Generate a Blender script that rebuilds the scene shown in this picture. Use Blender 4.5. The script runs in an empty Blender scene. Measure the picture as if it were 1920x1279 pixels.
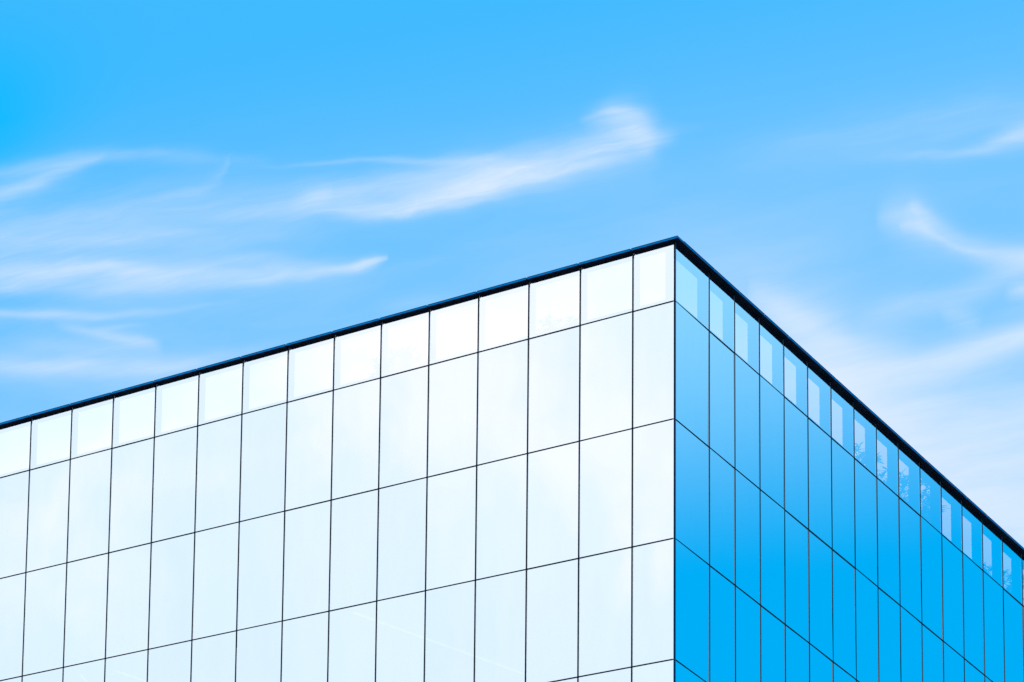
# A glass curtain-wall office block seen from the street against a cirrus sky.
import bpy, math, random
from mathutils import Vector, Matrix

random.seed(7)
scene = bpy.context.scene
col = scene.collection

# ------------------------------------------------------------------ dimensions (metres)
FLOOR = 3.0                    # height of one row of panes
WL, WR = 1.0689, 1.5400        # pane width on the left / right front
WL0, WR0 = 0.8265, 2.0403      # the first pane beside the corner on each front
NL, NR = 25, 22                # columns on each front
PAR = 1.52                     # parapet glazing above the roof line
ROOF_Z = 44.396                # roof line (first transom below the coping)
CORNER = Vector((56.8636, 70.1367, 0.0))
TURN = 0.56396                 # the right front runs along the building's local +X
CAM_Z = 1.6

def col_l(i): return 0.0 if i == 0 else WL0 + (i - 1) * WL
def col_r(i): return 0.0 if i == 0 else WR0 + (i - 1) * WR
LEN_L, LEN_R = col_l(NL), col_r(NR)

# ------------------------------------------------------------------ camera (lens-shift camera, verticals kept upright)
f_px, cx, cy = 6007.516, -3500.077, 2376.292
roll, pitch = 0.132492, -0.164064
Rr = Matrix(((math.cos(roll), -math.sin(roll), 0), (math.sin(roll), math.cos(roll), 0), (0, 0, 1)))
Rp = Matrix(((1, 0, 0), (0, math.cos(pitch), -math.sin(pitch)), (0, math.sin(pitch), math.cos(pitch))))
S = Matrix(((1, 0, 0), (0, 0, -1), (0, 1, 0)))
VIEW = Rr @ Rp @ S             # world -> (right, down, forward)
cam_data = bpy.data.cameras.new("camera")
cam = bpy.data.objects.new("camera", cam_data)
col.objects.link(cam)
right, down, fwd = VIEW[0], VIEW[1], VIEW[2]
m = Matrix((right, -down, -fwd)).transposed().to_4x4()
m.translation = Vector((0, 0, CAM_Z))
cam.matrix_world = m
cam_data.sensor_fit = 'HORIZONTAL'
cam_data.sensor_width = 36.0
cam_data.lens = f_px * 36.0 / 1920.0
cam_data.shift_x = (960.0 - cx) / 1920.0
cam_data.shift_y = (cy - 639.5) / 1920.0
cam_data.clip_start = 0.5
cam_data.clip_end = 20000.0
scene.camera = cam

# ------------------------------------------------------------------ node helpers
class G:
    """Tiny expression layer over shader math nodes."""
    def __init__(self, nt): self.nt = nt
    def _in(self, sock, v):
        if isinstance(v, bpy.types.NodeSocket): self.nt.links.new(v, sock)
        else: sock.default_value = v
    def m(self, op, a, b=None, c=None, clamp=False):
        n = self.nt.nodes.new('ShaderNodeMath'); n.operation = op; n.use_clamp = clamp
        self._in(n.inputs[0], a)
        if b is not None: self._in(n.inputs[1], b)
        if c is not None: self._in(n.inputs[2], c)
        return n.outputs[0]
    def v(self, op, a, b=None, scale=None):
        n = self.nt.nodes.new('ShaderNodeVectorMath'); n.operation = op
        self._in(n.inputs[0], a)
        if b is not None: self._in(n.inputs[1], b)
        if scale is not None: self._in(n.inputs['Scale'], scale)
        return n.outputs['Value'] if op in ('DOT_PRODUCT', 'LENGTH', 'DISTANCE') else n.outputs['Vector']
    def xyz(self, x, y, z=0.0):
        n = self.nt.nodes.new('ShaderNodeCombineXYZ')
        for s, q in zip(n.inputs, (x, y, z)): self._in(s, q)
        return n.outputs[0]
    def sep(self, v):
        n = self.nt.nodes.new('ShaderNodeSeparateXYZ'); self._in(n.inputs[0], v); return n.outputs
    def noise(self, vec, scale, detail=3.0, rough=0.5, colour=False, dist=0.0):
        n = self.nt.nodes.new('ShaderNodeTexNoise')
        self._in(n.inputs['Vector'], vec)
        n.inputs['Scale'].default_value = scale; n.inputs['Detail'].default_value = detail
        n.inputs['Roughness'].default_value = rough; n.inputs['Distortion'].default_value = dist
        return n.outputs['Color' if colour else 'Fac']
    def smooth(self, x, a, b, lo=0.0, hi=1.0):
        n = self.nt.nodes.new('ShaderNodeMapRange'); n.interpolation_type = 'SMOOTHSTEP'
        self._in(n.inputs['Value'], x)
        for k, q in zip((1, 2, 3, 4), (a, b, lo, hi)): n.inputs[k].default_value = q
        return n.outputs[0]
    def mix(self, fac, a, b, mode='MIX', clamp=True):
        n = self.nt.nodes.new('ShaderNodeMix'); n.data_type = 'RGBA'; n.blend_type = mode
        n.clamp_factor = clamp
        self._in(n.inputs['Factor'], fac)
        for s, q in ((n.inputs[6], a), (n.inputs[7], b)):
            self._in(s, q if isinstance(q, bpy.types.NodeSocket) else (*q, 1.0))
        return n.outputs[2]

# ------------------------------------------------------------------ light and sky
SUN_AZ, SUN_EL = math.radians(-158), math.radians(42)     # azimuth from +Y towards +X: behind the camera
sun_data = bpy.data.lights.new("sun", 'SUN')
sun_data.energy = 3.0
sun_data.angle = math.radians(0.5)
sun_data.color = (1.0, 0.95, 0.88)
sun = bpy.data.objects.new("sun", sun_data)
col.objects.link(sun)
to_sun = Vector((math.sin(SUN_AZ) * math.cos(SUN_EL), math.cos(SUN_AZ) * math.cos(SUN_EL), math.sin(SUN_EL)))
sun.rotation_euler = to_sun.to_track_quat('Z', 'Y').to_euler()
sun.location = (-40, -60, 90)

def aim(az, el):
    a, e = math.radians(az), math.radians(el)
    return Vector((math.sin(a) * math.cos(e), math.cos(a) * math.cos(e), math.sin(e)))

world = bpy.data.worlds.new("World")
scene.world = world
world.use_nodes = True
nt = world.node_tree
nt.nodes.clear()
g = G(nt)
tc = nt.nodes.new('ShaderNodeTexCoord')
D = g.v('NORMALIZE', tc.outputs['Generated'])
Dz = g.sep(D)[2]
sky = nt.nodes.new('ShaderNodeTexSky')
sky.sky_type = 'NISHITA'
sky.sun_disc = False
sky.sun_elevation = SUN_EL
sky.sun_rotation = SUN_AZ
sky.air_density = 1.0; sky.dust_density = 0.3; sky.ozone_density = 2.5

# clear air: the physical sky pushed towards the deep cyan blue of this day
air = g.mix(1.0, sky.outputs['Color'], (0.40, 1.25, 1.75), 'MULTIPLY')
ramp = nt.nodes.new('ShaderNodeValToRGB')
cr = ramp.color_ramp
cr.interpolation = 'EASE'
stops = [(0.0, (0.62, 0.80, 1.0)), (0.34, (0.30, 0.68, 1.06)), (0.43, (0.205, 0.61, 1.06)), (0.50, (0.055, 0.525, 1.05)), (1.0, (0.03, 0.36, 0.9))]
cr.elements[0].position = 0.0; cr.elements[1].position = 1.0
while len(cr.elements) < len(stops): cr.elements.new(0.5)
for e_, (q, c_) in zip(cr.elements, stops):
    e_.position = q; e_.color = (*c_, 1)
nt.links.new(Dz, ramp.inputs[0])
base = g.mix(0.88, g.mix(1.0, air, (0.1, 0.1, 0.1), 'MULTIPLY'), ramp.outputs[0])

def lobe(az, el, width):
    """soft round patch of sky, width in degrees"""
    k = 1.0 / (1.0 - math.cos(math.radians(width)))
    d = g.v('DOT_PRODUCT', D, aim(az, el))
    x = g.m('MULTIPLY', g.m('SUBTRACT', d, 1.0), k)
    return g.m('EXPONENT', x)

# deeper blue patches of clear air
base = g.mix(g.m('MULTIPLY', lobe(29.55, 29.05, 1.35), 1.0), base, (0.0, 0.49, 1.03))
base = g.mix(g.m('MULTIPLY', lobe(29.0, 26.3, 1.6), 0.25), base, (0.02, 0.46, 0.98))
low_right = g.smooth(Dz, 0.366, 0.432)
right_sky = g.mix(low_right, (0.0, 0.598, 1.18), (0.41, 0.92, 1.30))
base = g.mix(g.m('MINIMUM', g.m('MULTIPLY', lobe(76, 20, 14), 1.3), 1.0), base, right_sky)

# broad bank of bright cirrostratus over the left of the street
bank_n = g.noise(g.v('MULTIPLY', D, (9.0, 9.0, 16.0)), 1.0, 4.0, 0.55)
bank_f = g.noise(g.v('MULTIPLY', D, (30.0, 30.0, 14.0)), 1.0, 3.0, 0.5)
bank_v = g.m('ADD', g.m('MULTIPLY', g.smooth(bank_n, 0.46, 0.72), 0.32), g.m('MULTIPLY', g.smooth(bank_f, 0.45, 0.7), 0.06))
bank_v = g.m('ADD', bank_v, g.m('MULTIPLY', lobe(-103.5, 24.0, 4.5), 0.20))
bank_v = g.m('ADD', bank_v, g.smooth(Dz, 0.345, 0.42, 0.0, 0.05))
bank_c = g.mix(g.smooth(bank_v, 0.0, 0.55), (1.26, 1.28, 1.31), (1.62, 1.40, 1.36))
base = g.mix(g.m('MINIMUM', g.m('MULTIPLY', lobe(-100, 24, 22), 1.5), 1.0), base, bank_c)

# cirrus: wisps laid out on a plane tangent to the sky in front (units: 1/6000 rad)
A_ = VIEW[0] * f_px + VIEW[2] * cx
B_ = VIEW[1] * f_px + VIEW[2] * cy
a = g.v('DOT_PRODUCT', D, A_); b = g.v('DOT_PRODUCT', D, B_); c = g.v('DOT_PRODUCT', D, VIEW[2])
front = g.smooth(c, 0.30, 0.45)
cc = g.m('MAXIMUM', c, 0.2)
P = g.xyz(g.m('DIVIDE', a, cc), g.m('DIVIDE', b, cc))
w1 = g.v('SUBTRACT', g.noise(g.v('MULTIPLY', P, (1 / 210., 1 / 110., 0)), 1.0, 2.0, 0.5, True), (0.5, 0.5, 0.5))
w2 = g.v('SUBTRACT', g.noise(g.v('MULTIPLY', P, (1 / 60., 1 / 26., 0)), 1.0, 2.0, 0.5, True), (0.5, 0.5, 0.5))
Q = g.v('ADD', P, g.v('ADD', g.v('MULTIPLY', w1, (70, 34, 0)), g.v('MULTIPLY', w2, (18, 9, 0))))
# fibres run up to the right
ca, sa = math.cos(math.radians(-12)), math.sin(math.radians(-12))
qs = g.sep(Q)
along = g.m('ADD', g.m('MULTIPLY', qs[0], ca), g.m('MULTIPLY', qs[1], sa))
across = g.m('SUBTRACT', g.m('MULTIPLY', qs[1], ca), g.m('MULTIPLY', qs[0], sa))
fib = g.noise(g.xyz(g.m('MULTIPLY', along, 1 / 300.), g.m('MULTIPLY', across, 1 / 34.)), 1.0, 5.0, 0.6, dist=0.35)
fib2 = g.noise(g.xyz(g.m('MULTIPLY', along, 1 / 120.), g.m('MULTIPLY', across, 1 / 11.)), 1.0, 3.0, 0.6, dist=0.6)
fib_soft = g.smooth(fib, 0.2, 0.8, 0.72, 1.14)
fib = g.m('MULTIPLY', g.smooth(fib, 0.25, 0.75, 0.64, 1.20), g.smooth(fib2, 0.3, 0.7, 0.92, 1.07))
veil_n = g.noise(g.xyz(g.m('MULTIPLY', along, 1 / 420.), g.m('MULTIPLY', across, 1 / 95.)), 1.0, 4.0, 0.55, dist=0.4)

clear = 1.0      # running product of (1 - density)
qx, qy = qs[0], qs[1]
px_, py_ = g.sep(P)[0], g.sep(P)[1]
def wisp(*pts, src=None):
    """a strand of cirrus through points (x, y, half width, density), smooth between them"""
    global clear
    x, y = (px_, py_) if src is not None else (qx, qy)
    pts = sorted(pts)
    if pts[0][0] > -40: pts[0] = (*pts[0][:3], 0.0)
    if pts[-1][0] < 1970: pts[-1] = (*pts[-1][:3], 0.0)
    x0, x1 = pts[0][0], pts[-1][0]
    h = g.m('MULTIPLY', g.m('SUBTRACT', x, x0), 1.0 / (x1 - x0), clamp=True)
    n = nt.nodes.new('ShaderNodeRGBCurve')
    mp = n.mapping; mp.use_clip = True
    for ch, f_ in ((0, lambda p: p[1] / 1400.0), (1, lambda p: p[2] / 400.0), (2, lambda p: p[3])):
        cv = mp.curves[ch]
        locs = [((p[0] - x0) / (x1 - x0), f_(p)) for p in pts]
        cv.points[0].location = locs[0]; cv.points[1].location = locs[-1]
        for l in locs[1:-1]: cv.points.new(*l)
    mp.update()
    nt.links.new(g.xyz(h, h, h), n.inputs['Color'])
    o = g.sep(n.outputs['Color'])
    v = g.m('DIVIDE', g.m('ABSOLUTE', g.m('MULTIPLY_ADD', o[0], -1400.0, y)), g.m('MULTIPLY_ADD', o[1], 400.0, 0.5))
    v = g.m('MINIMUM', v, 20.0)
    # soft shoulders: a core on a wider skirt
    e = g.m('DIVIDE', g.m('EXPONENT', g.m('MULTIPLY', g.m('MULTIPLY', v, v), -0.28)), g.m('ADD', 1.0, g.m('POWER', v, 2.4)))
    dens = g.m('MULTIPLY', g.m('MULTIPLY', e, o[2]), fib if src is None else fib_soft, clamp=True)
    clear = g.m('MULTIPLY', clear, g.m('SUBTRACT', 1.0, dens))

# the long plume and its raised head
wisp((1282, 256, 12, .0), (1250, 258, 18, .16), (1218, 258, 34, .40), (1130, 282, 36, .62), (1000, 320, 30, .76), (880, 356, 25, .74), (760, 384, 18, .60), (620, 396, 18, .42), (500, 406, 14, .22), (380, 412, 10, .0))
wisp((1080, 232, 8, .06), (1125, 226, 20, .30), (1168, 228, 30, .46), (1206, 246, 32, .44), (1246, 262, 22, .10), (1275, 268, 16, .0))
wisp((1120, 214, 4, .0), (1160, 212, 9, .20), (1200, 216, 12, .20), (1226, 236, 14, .0))
wisp((1060, 288, 20, .10), (920, 322, 30, .40), (760, 346, 30, .36), (600, 374, 26, .34), (450, 402, 20, .18), (320, 404, 14, .02))
wisp((1000, 296, 12, .14), (880, 304, 10, .26), (700, 300, 6, .20), (580, 306, 4, .12), (440, 312, 3, .0))
wisp((800, 360, 5, .0), (700, 384, 6, .22), (780, 388, 7, .20), (900, 366, 5, .0))
wisp((520, 396, 14, .04), (575, 380, 18, .18), (600, 372, 16, .22), (622, 362, 10, .0))
wisp((1190, 272, 14, .0), (1230, 266, 14, .14), (1275, 252, 10, .06), (1340, 236, 6, .0))
# wisps on the left
wisp((-40, 372, 14, .34), (60, 346, 14, .32), (140, 314, 13, .26), (205, 288, 8, .06))
wisp((-40, 340, 22, .16), (80, 318, 20, .22), (180, 294, 16, .16), (300, 300, 14, .10), (420, 300, 12, .0))
wisp((150, 296, 8, .04), (280, 292, 10, .08), (400, 298, 11, .08), (520, 300, 8, .0))
wisp((240, 386, 8, .0), (330, 366, 11, .10), (392, 344, 12, .15), (424, 316, 12, .10), (436, 286, 9, .02))
wisp((-40, 416, 40, .22), (220, 398, 42, .24), (460, 372, 38, .20), (680, 350, 26, .02))
wisp((-40, 454, 30, .28), (300, 448, 30, .22), (660, 436, 24, .04))
wisp((60, 478, 14, .06), (240, 452, 10, .14), (420, 430, 8, .04))
# second band with its blunt tip
wisp((-60, 506, 23, .56), (140, 510, 26, .54), (330, 516, 25, .52), (520, 514, 19, .50), (640, 506, 14, .50), (700, 496, 10, .62), (724, 489, 8, .44), (737, 484, 5, .0))
wisp((-60, 538, 14, .22), (220, 540, 16, .28), (420, 530, 12, .12), (560, 524, 10, .02))
wisp((300, 492, 8, .0), (420, 486, 10, .14), (560, 492, 10, .10), (680, 482, 6, .0))
wisp((-60, 587, 9, .34), (180, 586, 8, .28), (330, 578, 6, .14), (470, 568, 4, .0))
wisp((100, 604, 8, .04), (180, 616, 12, .30), (236, 630, 14, .38), (300, 652, 12, .08))
wisp((180, 612, 5, .10), (240, 607, 5, .16), (290, 604, 4, .0))
wisp((-60, 682, 19, .42), (140, 684, 20, .42), (300, 688, 20, .36), (460, 666, 16, .10), (560, 640, 12, .0))
wisp((0, 642, 18, .10), (160, 648, 18, .22), (300, 654, 14, .06))
wisp((690, 582, 16, .04), (780, 570, 16, .12), (900, 556, 12, .0))
# right of the roof corner
wisp((1980, 236, 22, .58), (1890, 264, 17, .52), (1825, 286, 9, .30), (1720, 292, 10, .14), (1580, 298, 10, .0))
wisp((1350, 310, 30, .04), (1600, 260, 44, .14), (1800, 226, 44, .16), (1980, 200, 40, .12))
wisp((1640, 410, 20, .04), (1680, 408, 36, .34), (1722, 418, 38, .44), (1772, 446, 30, .30), (1830, 466, 22, .32), (1980, 476, 26, .34), src=P)
wisp((1690, 424, 8, .10), (1720, 418, 12, .34), (1752, 436, 10, .26), (1800, 464, 8, .24), (1860, 470, 8, .10))
wisp((1700, 392, 10, .06), (1728, 386, 16, .22), (1750, 400, 14, .12), (1775, 410, 10, .0))
wisp((1716, 376, 12, .04), (1726, 400, 18, .20), (1760, 416, 20, .18), (1820, 446, 22, .08))
wisp((1800, 480, 20, .10), (1880, 486, 26, .24), (1980, 480, 26, .28))
wisp((1400, 545, 26, .10), (1460, 578, 38, .44), (1510, 612, 44, .46), (1570, 645, 44, .42), (1640, 660, 40, .24), (1720, 650, 34, .0), src=P)
wisp((1980, 612, 28, .66), (1860, 652, 28, .70), (1740, 686, 30, .64), (1640, 700, 34, .62), (1540, 716, 40, .50), (1440, 720, 40, .30), src=P)
wisp((1600, 606, 26, .14), (1680, 582, 30, .26), (1780, 560, 26, .20), (1900, 512, 22, .22), (1980, 490, 20, .10), src=P)
wisp((1760, 590, 14, .06), (1800, 592, 18, .22), (1850, 606, 14, .08))
wisp((1880, 552, 16, .10), (1920, 544, 20, .38), (1980, 540, 20, .38))
wisp((1420, 700, 50, .0), (1500, 720, 50, .34), (1640, 760, 56, .50), (1780, 770, 60, .46), (1980, 760, 70, .42), src=P)
wisp((1480, 790, 60, .0), (1620, 810, 60, .44), (1780, 850, 70, .52), (1980, 860, 80, .46), src=P)
wisp((1640, 910, 70, .0), (1760, 930, 70, .50), (1900, 970, 70, .56), (2000, 1000, 80, .52), src=P)
# a broad bank added low in the sky, mostly behind the building, whitening the parapet openings
wisp((-60, 965, 90, .62), (300, 888, 95, .66), (700, 795, 110, .60), (1080, 780, 165, .55), (1290, 750, 190, .90), (1500, 800, 205, .85), (1700, 900, 185, .50), (2050, 1000, 160, .36), src=P)
# thin overall veil, thicker towards the roof
veil = g.m('MULTIPLY', g.smooth(veil_n, 0.30, 0.75), g.smooth(g.sep(P)[1], 150, 620, 0.0, 0.13))
veil = g.m('MULTIPLY', veil, g.smooth(g.sep(P)[0], 2000, 2700, 1.0, 0.0))
clear = g.m('MULTIPLY', clear, g.m('SUBTRACT', 1.0, veil))
front = g.m('MULTIPLY', front, g.m('MULTIPLY', g.smooth(px_, -500, -60), g.smooth(px_, 2000, 2500, 1.0, 0.0)))
dens = g.m('MULTIPLY', g.m('SUBTRACT', 1.0, clear), front)
final = g.mix(dens, base, (0.79, 0.885, 1.07))
bg = nt.nodes.new('ShaderNodeBackground')
scaled = g.mix(1.0, final, (10.0, 10.0, 10.0), 'MULTIPLY')
nt.links.new(scaled, bg.inputs['Color'])
bg.inputs['Strength'].default_value = 0.1
wo = nt.nodes.new('ShaderNodeOutputWorld')
nt.links.new(bg.outputs[0], wo.inputs['Surface'])
world.cycles.sampling_method = 'MANUAL'
world.cycles.sample_map_resolution = 256

scene.view_settings.view_transform = 'Standard'
scene.view_settings.look = 'None'
scene.view_settings.exposure = 0.0
scene.view_settings.gamma = 1.0
scene.view_settings.use_curve_mapping = False
scene.render.film_transparent = False
scene.cycles.max_bounces = 10
scene.cycles.transparent_max_bounces = 16
scene.cycles.use_denoising = True
scene.render.filter_size = 1.2

# ------------------------------------------------------------------ materials
def mat(name):
    m_ = bpy.data.materials.new(name); m_.use_nodes = True
    m_.node_tree.nodes.clear()
    return m_, G(m_.node_tree)
def out(m_, sh):
    o = m_.node_tree.nodes.new('ShaderNodeOutputMaterial'); m_.node_tree.links.new(sh, o.inputs['Surface'])

def coated_glass(name, refl, trans):
    m_, q = mat(name); t = m_.node_tree
    geo = t.nodes.new('ShaderNodeTexCoord')
    # float-glass ripple, a faint film of grime with its own streaks
    rip = q.noise(q.v('MULTIPLY', geo.outputs['Object'], (0.9, 0.9, 0.45)), 1.0, 2.0, 0.4)
    bump = t.nodes.new('ShaderNodeBump'); bump.inputs['Strength'].default_value = 0.05
    bump.inputs['Distance'].default_value = 0.02
    t.links.new(rip, bump.inputs['Height'])
    dirt = q.noise(q.v('MULTIPLY', geo.outputs['Object'], (3.5, 3.5, 0.5)), 1.0, 4.0, 0.6)
    oi = t.nodes.new('ShaderNodeObjectInfo')
    tone = q.smooth(oi.outputs['Random'], 0.0, 1.0, 0.965, 1.0)
    tint = q.mix(q.smooth(dirt, 0.3, 0.75), refl, tuple(v * 0.985 for v in refl))
    gl = t.nodes.new('ShaderNodeBsdfGlossy'); gl.inputs['Roughness'].default_value = 0.0
    tint = q.mix(1.0, tint, q.xyz(tone, q.m('POWER', tone, 0.6), 1.0), 'MULTIPLY')
    t.links.new(tint, gl.inputs['Color']); t.links.new(bump.outputs[0], gl.inputs['Normal'])
    tr = t.nodes.new('ShaderNodeBsdfTransparent'); tr.inputs['Color'].default_value = (*trans, 1)
    ad = t.nodes.new('ShaderNodeAddShader')
    t.links.new(gl.outputs[0], ad.inputs[0]); t.links.new(tr.outputs[0], ad.inputs[1])
    out(m_, ad.outputs[0]); return m_

def clear_glass(name):
    m_, q = mat(name); t = m_.node_tree
    tr = t.nodes.new('ShaderNodeBsdfTransparent'); tr.inputs['Color'].default_value = (0.97, 0.99, 0.99, 1)
    out(m_, tr.outputs[0]); return m_

def principled(name, colour, rough, metal=0.0, var=0.0, scale=2.0, spec=0.5):
    m_, q = mat(name); t = m_.node_tree
    p = t.nodes.new('ShaderNodeBsdfPrincipled')
    p.inputs['Roughness'].default_value = rough; p.inputs['Metallic'].default_value = metal
    p.inputs['Specular IOR Level'].default_value = spec
    if var:
        geo = t.nodes.new('ShaderNodeTexCoord')
        n = q.noise(geo.outputs['Object'], scale, 4.0, 0.6)
        c_ = q.mix(q.smooth(n, 0.3, 0.7), tuple(v * (1 - var) for v in colour), tuple(min(1, v * (1 + var)) for v in colour))
        t.links.new(c_, p.inputs['Base Color'])
    else:
        p.inputs['Base Color'].default_value = (*colour, 1)
    out(m_, p.outputs[0]); return m_

M_vision = coated_glass("reflective_glass", (0.59, 0.72, 0.80), (0.025, 0.03, 0.03))
M_parapet = coated_glass("parapet_glass", (0.59, 0.715, 0.80), (0.41, 0.20, 0.15))
M_clear = clear_glass("glass_edge")
M_cap = principled("dark_blue_gasket", (0.001, 0.006, 0.016), 0.8, spec=0.0)
M_plate = principled("pale_halo_edge", (0.80, 0.82, 0.84), 0.4)  # pale edge added as a bright halo beside the dark caps
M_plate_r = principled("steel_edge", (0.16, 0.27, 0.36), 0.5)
M_back = principled("dark_parapet_sheet", (0.004, 0.010, 0.020), 0.7, var=0.2, spec=0.1)
M_fascia = principled("blue_painted_coping", (0.0, 0.15, 0.42), 0.6, var=0.15, scale=6.0, spec=0.0)
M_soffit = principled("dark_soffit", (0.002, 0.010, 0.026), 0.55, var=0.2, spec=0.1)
M_post_lit = principled("blue_lit_corner", (0.0, 0.10, 0.26), 0.6, spec=0.0)  # blue light on the post's right-hand side, put into the colour
M_conc = principled("concrete", (0.30, 0.30, 0.29), 0.85, var=0.15, scale=1.5)
M_render = principled("grey_wall_panel", (0.34, 0.36, 0.38), 0.7, var=0.1, scale=0.6)
M_ceil = principled("ceiling_board", (0.20, 0.20, 0.20), 0.9, var=0.05)
M_leaf = principled("leaf", (0.030, 0.060, 0.018), 0.6, var=0.45, scale=5.0)
M_bark = principled("bark", (0.12, 0.08, 0.05), 0.9, var=0.3, scale=12.0)
M_pot = principled("clay_pot", (0.25, 0.12, 0.07), 0.8, var=0.2, scale=6.0)
M_lamp, q_ = mat("lit_lamp")
em = M_lamp.node_tree.nodes.new('ShaderNodeEmission'); em.inputs['Strength'].default_value = 1.8
em.inputs['Color'].default_value = (1.0, 0.96, 0.9, 1); out(M_lamp, em.outputs[0])

# paving
M_ground, q_ = mat("asphalt"); t_ = M_ground.node_tree
gp = t_.nodes.new('ShaderNodeBsdfPrincipled'); gp.inputs['Roughness'].default_value = 0.9
gc = t_.nodes.new('ShaderNodeTexCoord')
gn = q_.noise(gc.outputs['Object'], 0.08, 6.0, 0.65)
t_.links.new(q_.mix(q_.smooth(gn, 0.3, 0.7), (0.042, 0.043, 0.046), (0.075, 0.074, 0.072)), gp.inputs['Base Color'])
out(M_ground, gp.outputs[0])

# ------------------------------------------------------------------ mesh helpers
class MB:
    def __init__(self): self.v, self.f, self.mi = [], [], []
    def quad(self, pts, mi=0):
        n = len(self.v); self.v += [tuple(p) for p in pts]; self.f.append(tuple(range(n, n + len(pts)))); self.mi.append(mi)
    def box(self, lo, hi, mi=0, face_mi=None):
        x0, y0, z0 = lo; x1, y1, z1 = hi; n = len(self.v)
        self.v += [(x0, y0, z0), (x1, y0, z0), (x1, y1, z0), (x0, y1, z0), (x0, y0, z1), (x1, y0, z1), (x1, y1, z1), (x0, y1, z1)]
        faces = {'-z': (0, 3, 2, 1), '+z': (4, 5, 6, 7), '-y': (0, 1, 5, 4), '+x': (1, 2, 6, 5), '+y': (2, 3, 7, 6), '-x': (3, 0, 4, 7)}
        for k, f in faces.items():
            self.f.append(tuple(n + i for i in f)); self.mi.append((face_mi or {}).get(k, mi))
    def build(self, name, mats, parent=None, loc=None, smooth=False):
        me = bpy.data.meshes.new(name)
        me.from_pydata(self.v, [], self.f)
        for m_ in mats: me.materials.append(m_)
        for p, i in zip(me.polygons, self.mi):
            p.material_index = i; p.use_smooth = smooth
        me.update()
        o = bpy.data.objects.new(name, me); col.objects.link(o)
        if parent is not None: o.parent = parent
        if loc is not None: o.location = loc
        return o

def tag(o, label=None, cat=None, group=None, kind=None):
    for k, v in (('label', label), ('category', cat), ('group', group), ('kind', kind)):
        if v: o[k] = v

# ------------------------------------------------------------------ ground
gm = MB(); gm.quad([(-4000, -4000, 0), (4000, -4000, 0), (4000, 4000, 0), (-4000, 4000, 0)])
ground = gm.build("ground", [M_ground])
tag(ground, "grey asphalt ground around the office building", "ground", kind='structure')

# ------------------------------------------------------------------ the building
bld = bpy.data.objects.new("office_building", None); col.objects.link(bld)
bld.location = CORNER; bld.rotation_euler = (0, 0, TURN)
tag(bld, "glass office building with dark coping, white left front and blue right front", "building")

def to_face(face, u, w, z):
    """u along the front from the corner, w depth behind the glass, z above the roof line"""
    return (w, u, ROOF_Z + z) if face == 'L' else (u, w, ROOF_Z + z)
BW = bld_mat = Matrix.Translation(CORNER) @ Matrix.Rotation(TURN, 4, 'Z')
def pix(p):
    v = VIEW @ (BW @ Vector(p) - Vector((0, 0, CAM_Z)))
    return cx + f_px * v.x / v.z, cy + f_px * v.y / v.z

def pane_mesh(mb, face, u0, u1, z0, z1, tilt):
    """a 20 mm pane whose outer sheet leans a fraction of a degree, as set panes do"""
    uc, zc = (u0 + u1) / 2, (z0 + z1) / 2; ta, tb = tilt
    bow = random.gauss(0.0, 0.0007) + 0.0009          # sealed units are slightly pillowed
    def fr_pt(u, z):
        p, q = 2 * (u - uc) / (u1 - u0), 2 * (z - zc) / (z1 - z0)
        return to_face(face, u, ta * (u - uc) + tb * (z - zc) - bow * (1 - p * p) * (1 - 0.5 * q * q), z)
    fr = [fr_pt(u, z) for u, z in ((u0, z0), (u1, z0), (u1, z1), (u0, z1))]
    bk = [to_face(face, u, 0.024, z) for u, z in ((u0, z0), (u1, z0), (u1, z1), (u0, z1))]
    flip = (face == 'L')
    def add(pts, mi): mb.quad(pts[::-1] if flip else pts, mi)
    n = 8; s0 = len(mb.v)
    for j in range(n + 1):
        for i in range(n + 1):
            mb.v.append(fr_pt(u0 + (u1 - u0) * i / n, z0 + (z1 - z0) * j / n))
    for j in range(n):
        for i in range(n):
            k = s0 + j * (n + 1) + i
            f_ = (k, k + 1, k + n + 2, k + n + 1)
            mb.f.append(f_[::-1] if flip else f_); mb.mi.append(0)
    add(bk[::-1], 1)
    for i in range(4):
        j = (i + 1) % 4; add([fr[j], fr[i], bk[i], bk[j]], 1)

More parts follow.
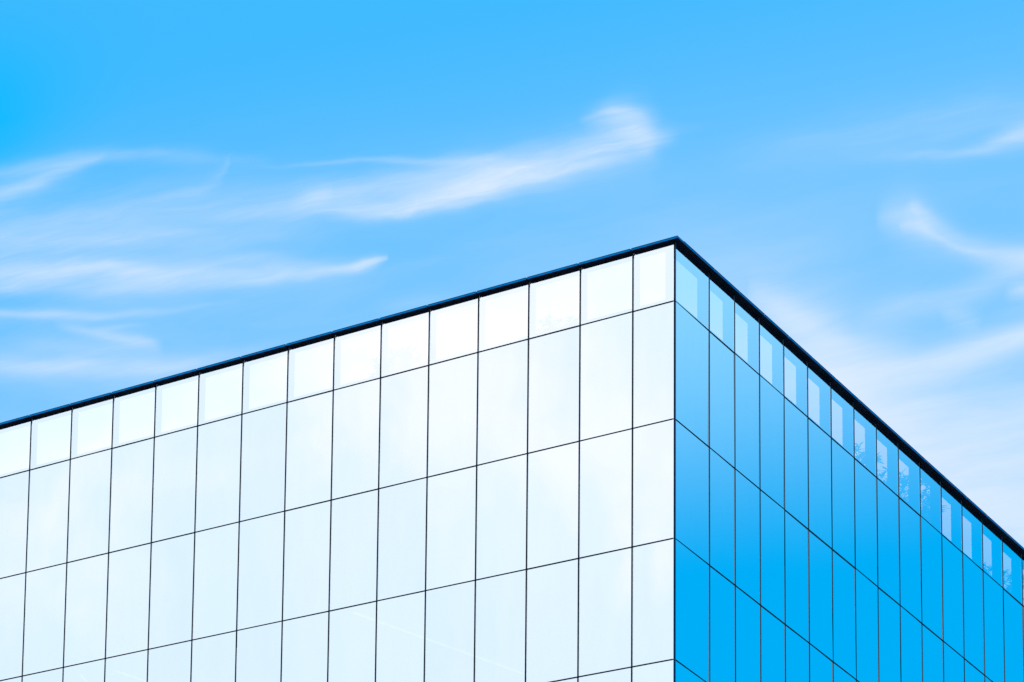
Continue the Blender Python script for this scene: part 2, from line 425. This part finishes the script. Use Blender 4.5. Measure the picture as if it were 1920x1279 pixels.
def rnd_tilt(s=0.0022): return (random.gauss(0, s), random.gauss(0, s * 0.8))
rows = []
z = 0.0
while ROOF_Z + z > 0.3:
    rows.append((max(z - FLOOR, -ROOF_Z + 0.05), z)); z -= FLOOR
EDGE = 0.012
rest = MB()
for face, n, cf in (('L', NL, col_l), ('R', NR, col_r)):
    for i in range(n):
        u0, u1 = cf(i) + EDGE, cf(i + 1) - EDGE
        if i == 0: u0 += 0.005 if face == 'L' else 0.04
        for k, (z0, z1) in enumerate(rows):
            pts = [pix(to_face(face, u, 0, zz)) for u in (u0, u1) for zz in (z0, z1)]
            seen = max(p[0] for p in pts) > 0 and min(p[0] for p in pts) < 1920 and min(p[1] for p in pts) < 1279
            mb = MB() if seen else rest
            pane_mesh(mb, face, u0, u1, z0 + EDGE, z1 - EDGE, rnd_tilt())
            if seen: mb.build("window_pane", [M_vision, M_clear], bld, smooth=True)
        # parapet glazing and the dark sheet with an opening that stands behind it
        mb = MB(); pane_mesh(mb, face, u0, u1, EDGE, PAR - 0.006, rnd_tilt(0.0012))
        pp = mb.build("parapet_pane", [M_parapet, M_clear], bld, smooth=True)
        dd, th = 0.19, 0.012
        a0, a1 = cf(i), cf(i + 1)
        if face == 'L': mr, ml, mt, mbm = (0.25 if i == 0 else 0.072), 0.072, 0.096, 0.19
        else: mr, ml, mt, mbm = (0.49 if i == 0 else 0.11), 0.11, 0.134, 0.33
        if i == 0: a0 = dd + (th + 0.002 if face == 'R' else 0.0)
        o0, o1, q0, q1 = (cf(i) + mr), a1 - ml, mbm, PAR - mt
        sh = MB()
        def slab(ua, ub, za, zb):
            lo = to_face(face, ua, dd, za); hi = to_face(face, ub, dd + th, zb); sh.box(lo, hi)
        slab(a0, a1, 0.004, q0); slab(a0, a1, q1, PAR - 0.004)
        slab(a0, o0, q0, q1); slab(o1, a1, q0, q1)
        sh.build("opening_surround", [M_back], pp)
# the panes further down and round the sides, out of the photograph
r = rest.build("lower_window_panes", [M_vision, M_clear], bld, smooth=True); tag(r, kind='stuff')

BOT = -ROOF_Z + 0.02
def bars(name, face, u0, u1, z0, z1, plate, cap, proud, thick):
    """pale edge strip, added as a bright halo, with a dark cap on it"""
    mb = MB()
    horiz = (z1 - z0) < (u1 - u0)
    uc, zc = (u0 + u1) / 2, (z0 + z1) / 2
    for half, w0, w1, mi in ((plate, -proud, 0.02, 1), (cap, -proud - thick, -proud, 0)):
        if horiz: lo, hi = to_face(face, u0, w0, zc - half), to_face(face, u1, w1, zc + half)
        else: lo, hi = to_face(face, uc - half, w0, z0), to_face(face, uc + half, w1, z1)
        mb.box(lo, hi, mi)
    if not horiz:      # the web behind the parapet glass, out to the dark sheet
        mb.box(to_face(face, uc - 0.025, 0.026, 0.004), to_face(face, uc + 0.025, 0.188, PAR - 0.006), 0)
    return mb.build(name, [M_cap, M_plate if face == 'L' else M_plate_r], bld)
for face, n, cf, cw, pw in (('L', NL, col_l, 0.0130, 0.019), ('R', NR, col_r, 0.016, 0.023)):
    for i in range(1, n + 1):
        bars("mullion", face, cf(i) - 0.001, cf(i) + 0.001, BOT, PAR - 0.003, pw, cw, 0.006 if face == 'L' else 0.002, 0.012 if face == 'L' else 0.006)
    for k in range(len(rows)):
        zz = -k * FLOOR
        bars("transom", face, 0.03, cf(n) - 0.02, zz - 0.001, zz + 0.001, 0.018, 0.0128, 0.003 if face == 'L' else 0.0012, 0.011 if face == 'L' else 0.0055)
cp = MB(); cp.box((-0.009, -0.009, ROOF_Z + BOT), (0.050, 0.016, ROOF_Z + PAR - 0.003), 0, {'-y': 1})
cp.build("corner_post", [M_cap, M_post_lit], bld)

# coping: folded metal panels with a narrow joint between them
IN = 0.215
def coping(face, u0, u1, over, mitre=False):
    z0, z1 = ROOF_Z + PAR, ROOF_Z + PAR + 0.052
    mb = MB()
    fm = {'-z': 1, '-x' if face == 'R' else '-y': 0}
    lo, hi = to_face(face, u0, -over, PAR), to_face(face, u1, IN, PAR + 0.052)
    lo = (lo[0], lo[1], z0); hi = (hi[0], hi[1], z1)
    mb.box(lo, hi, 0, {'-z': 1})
    # raised drip edge along the top of the outer fold
    lo2, hi2 = to_face(face, u0, -over - 0.006, 0), to_face(face, u1, -over, 0)
    mb.box((lo2[0], lo2[1], z1 - 0.006), (hi2[0], hi2[1], z1 + 0.003), 2)
    return mb.build("coping_panel", [M_fascia, M_soffit, M_cap], bld)
OL, OR_ = 0.150, 0.108
J = 0.012
for i in range(NL):
    coping('L', (-OR_ if i == 0 else col_l(i) + J), col_l(i + 1) - J, OL)
for i in range(NR):
    coping('R', (IN + 0.008 if i == 0 else col_r(i) + J), col_r(i + 1) - J, OR_)

for face, ln, ov in (('L', LEN_L, OL), ('R', LEN_R, OR_)):      # dark filler added inside the panels, keeps light out of their joints
    kb = MB(); lo, hi = to_face(face, 0.30, -ov + 0.016, PAR + 0.004), to_face(face, ln - 0.02, IN - 0.01, PAR + 0.044)
    kb.box(lo, hi, 0); kb.build("joint_filler", [M_cap], bld)

# roof deck, inner floors, closed rear walls
rd = MB(); rd.box((0.06, 0.06, ROOF_Z - 0.32), (LEN_R - 0.05, LEN_L - 0.05, ROOF_Z - 0.02)); rd.build("roof_deck", [M_conc], bld)
for k in range(1, len(rows)):
    fl = MB(); zz = ROOF_Z - k * FLOOR
    fl.box((0.06, 0.06, zz - 0.02), (LEN_R - 0.3, LEN_L - 0.3, zz + 0.12)); fl.build("floor_slab", [M_ceil], bld)
rw = MB()
rw.box((LEN_R - 0.02, 0.0, 0.0), (LEN_R + 0.25, LEN_L + 0.25, ROOF_Z + 0.2))
rw.box((0.0, LEN_L - 0.02, 0.0), (LEN_R - 0.02, LEN_L + 0.25, ROOF_Z + 0.2))
rw.build("rear_wall", [M_render], bld)
core = MB(); core.box((9, 9, 0), (LEN_R - 9, LEN_L - 9, ROOF_Z - 0.34)); core.build("service_core", [M_render], bld)

# lit strip lights on the ceiling of the third floor down
def strip(p0, p1, label, z):
    a_ = Vector((p0[0], p0[1], 0)); b_ = Vector((p1[0], p1[1], 0)); d = (b_ - a_); L_ = d.length
    root = bpy.data.objects.new("strip_light", None); col.objects.link(root)
    mid = (a_ + b_) / 2
    root.matrix_world = BW @ Matrix.Translation((mid.x, mid.y, ROOF_Z + z)) @ Matrix.Rotation(math.atan2(d.y, d.x), 4, 'Z')
    hb = MB(); hb.box((-L_ / 2 - 0.03, -0.05, -0.012), (L_ / 2 + 0.03, 0.05, 0.0)); hb.build("housing", [M_conc], root)
    tb = MB(); tb.box((-L_ / 2, -0.022, -0.035), (L_ / 2, 0.022, -0.0125)); tb.build("tube", [M_lamp], root)
    tag(root, label, "ceiling light", "strip lights inside the building")
strip((0.33, 6.81), (6.53, 5.46), "longest thin white strip light seen through the bottom middle of the left front", -6.021)
strip((0.66, 13.52), (1.31, 13.65), "short steep white strip light behind the second pane column at the bottom left", -6.021)
strip((0.86, 12.73), (2.13, 12.47), "slanting white strip light behind the third pane column at the bottom left", -6.021)

# ------------------------------------------------------------------ roof garden plants
def tube(mb, pts, radii, n=7):
    rings = []
    for k, (p, r_) in enumerate(zip(pts, radii)):
        p = Vector(p); t = (Vector(pts[min(k + 1, len(pts) - 1)]) - Vector(pts[max(k - 1, 0)])).normalized()
        x = t.orthogonal().normalized(); y = t.cross(x)
        s = len(mb.v)
        mb.v += [tuple(p + (x * math.cos(2 * math.pi * j / n) + y * math.sin(2 * math.pi * j / n)) * r_) for j in range(n)]
        rings.append(s)
    for a_, b_ in zip(rings, rings[1:]):
        for j in range(n):
            mb.f.append((a_ + j, a_ + (j + 1) % n, b_ + (j + 1) % n, b_ + j)); mb.mi.append(0)
def leaf(mb, p, d, L_, W_):
    d = d.normalized(); s = d.cross(Vector((0, 0, 1)))
    s = s.normalized() if s.length > 1e-3 else Vector((1, 0, 0))
    s = (s + Vector((random.uniform(-.4, .4), random.uniform(-.4, .4), random.uniform(-.5, .5)))).normalized()
    n_ = s.cross(d).normalized()
    m1 = p + d * L_ * 0.45 + n_ * L_ * 0.06; tip = p + d * L_ - Vector((0, 0, 0.14 * L_))
    mb.quad([p, m1 - s * W_ + n_ * W_ * .3, tip, m1]); mb.quad([p, m1, tip, m1 + s * W_ + n_ * W_ * .3])
def plant(local, height, rad, rz, n_ros, label, leaf_len=0.17, leaf_w=0.02, per=11, twiggy=False):
    root = bpy.data.objects.new("potted_plant", None); col.objects.link(root)
    root.location = BW @ Vector((local[0], local[1], ROOF_Z - 0.02)); root.rotation_euler = (0, 0, random.uniform(0, 6))
    tag(root, label, "plant", "potted plants on the roof terrace")
    pot = MB(); tube(pot, [(0, 0, 0), (0, 0, .06), (0, 0, .42), (0, 0, .48), (0, 0, .48), (0, 0, .44)], [.16, .19, .26, .28, .23, .02], 16)
    pot.build("pot", [M_pot], root)
    st, fo = MB(), MB()
    zc = height - rz
    top = Vector((0.03, 0.02, zc)); tube(st, [(0, 0, .4), (.03, -.02, zc * .6), tuple(top)], [.045, .035, .025])
    for k in range(n_ros):
        while True:
            q = Vector((random.uniform(-1, 1), random.uniform(-1, 1), random.uniform(-1, 1)))
            if 0.15 < q.length < 1: break
        c_ = Vector((q.x * rad, q.y * rad, zc + q.z * rz * 0.9))
        b0 = Vector((0, 0, max(.5, zc - rz * .5))).lerp(top, random.random())
        tube(st, [tuple(b0), tuple(b0.lerp(c_, .55) + Vector((0, 0, .04))), tuple(c_)], [.014, .010, .006], 5)
        for j in range(per):
            an = random.uniform(0, 2 * math.pi); e_ = random.uniform(-0.5, 1.1)
            d = Vector((math.cos(an) * math.cos(e_), math.sin(an) * math.cos(e_), math.sin(e_))) + q * 0.5
            leaf(fo, c_, d, leaf_len * random.uniform(.6, 1.25), leaf_w * random.uniform(.7, 1.3))
    st.build("stem", [M_bark], root); fo.build("foliage", [M_leaf], root)
    return root
plant((3.18, 7.03), 2.50, 0.62, 0.90, 110, "tallest broad leafy roof plant seen through parapet panes of the left front", 0.20, 0.026)
plant((3.20, 5.80), 1.80, 0.36, 0.34, 16, "small low roof plant just right of the tallest plant on the left front")
plant((3.22, 3.55), 2.10, 0.52, 0.60, 80, "rounded roof plant in the third parapet pane left of the corner", 0.15, 0.020)
plant((19.10, 1.56), 2.86, 1.05, 0.95, 125, "large ragged palm-like plant across several parapet panes of the right front", 0.30, 0.024)
plant((16.90, 1.57), 2.80, 0.42, 0.55, 40, "narrow leafy plant just left of the large ragged plant on the right front", 0.22, 0.020)
plant((21.70, 1.52), 2.86, 0.34, 0.48, 24, "spiky plant behind the large ragged plant on the right front", 0.26, 0.020)
plant((25.55, 1.22), 2.22, 0.36, 0.45, 36, "bushy plant in the second to last parapet pane of the right front", 0.16, 0.022)
plant((27.10, 1.20), 2.48, 0.36, 0.50, 26, "spiky palm-like plant in the last parapet pane at the right edge", 0.26, 0.020)
plant((7.45, 1.12), 1.92, 0.18, 0.35, 4, "wispy thin plant in the third parapet pane right of the corner", 0.22, 0.008, 4)
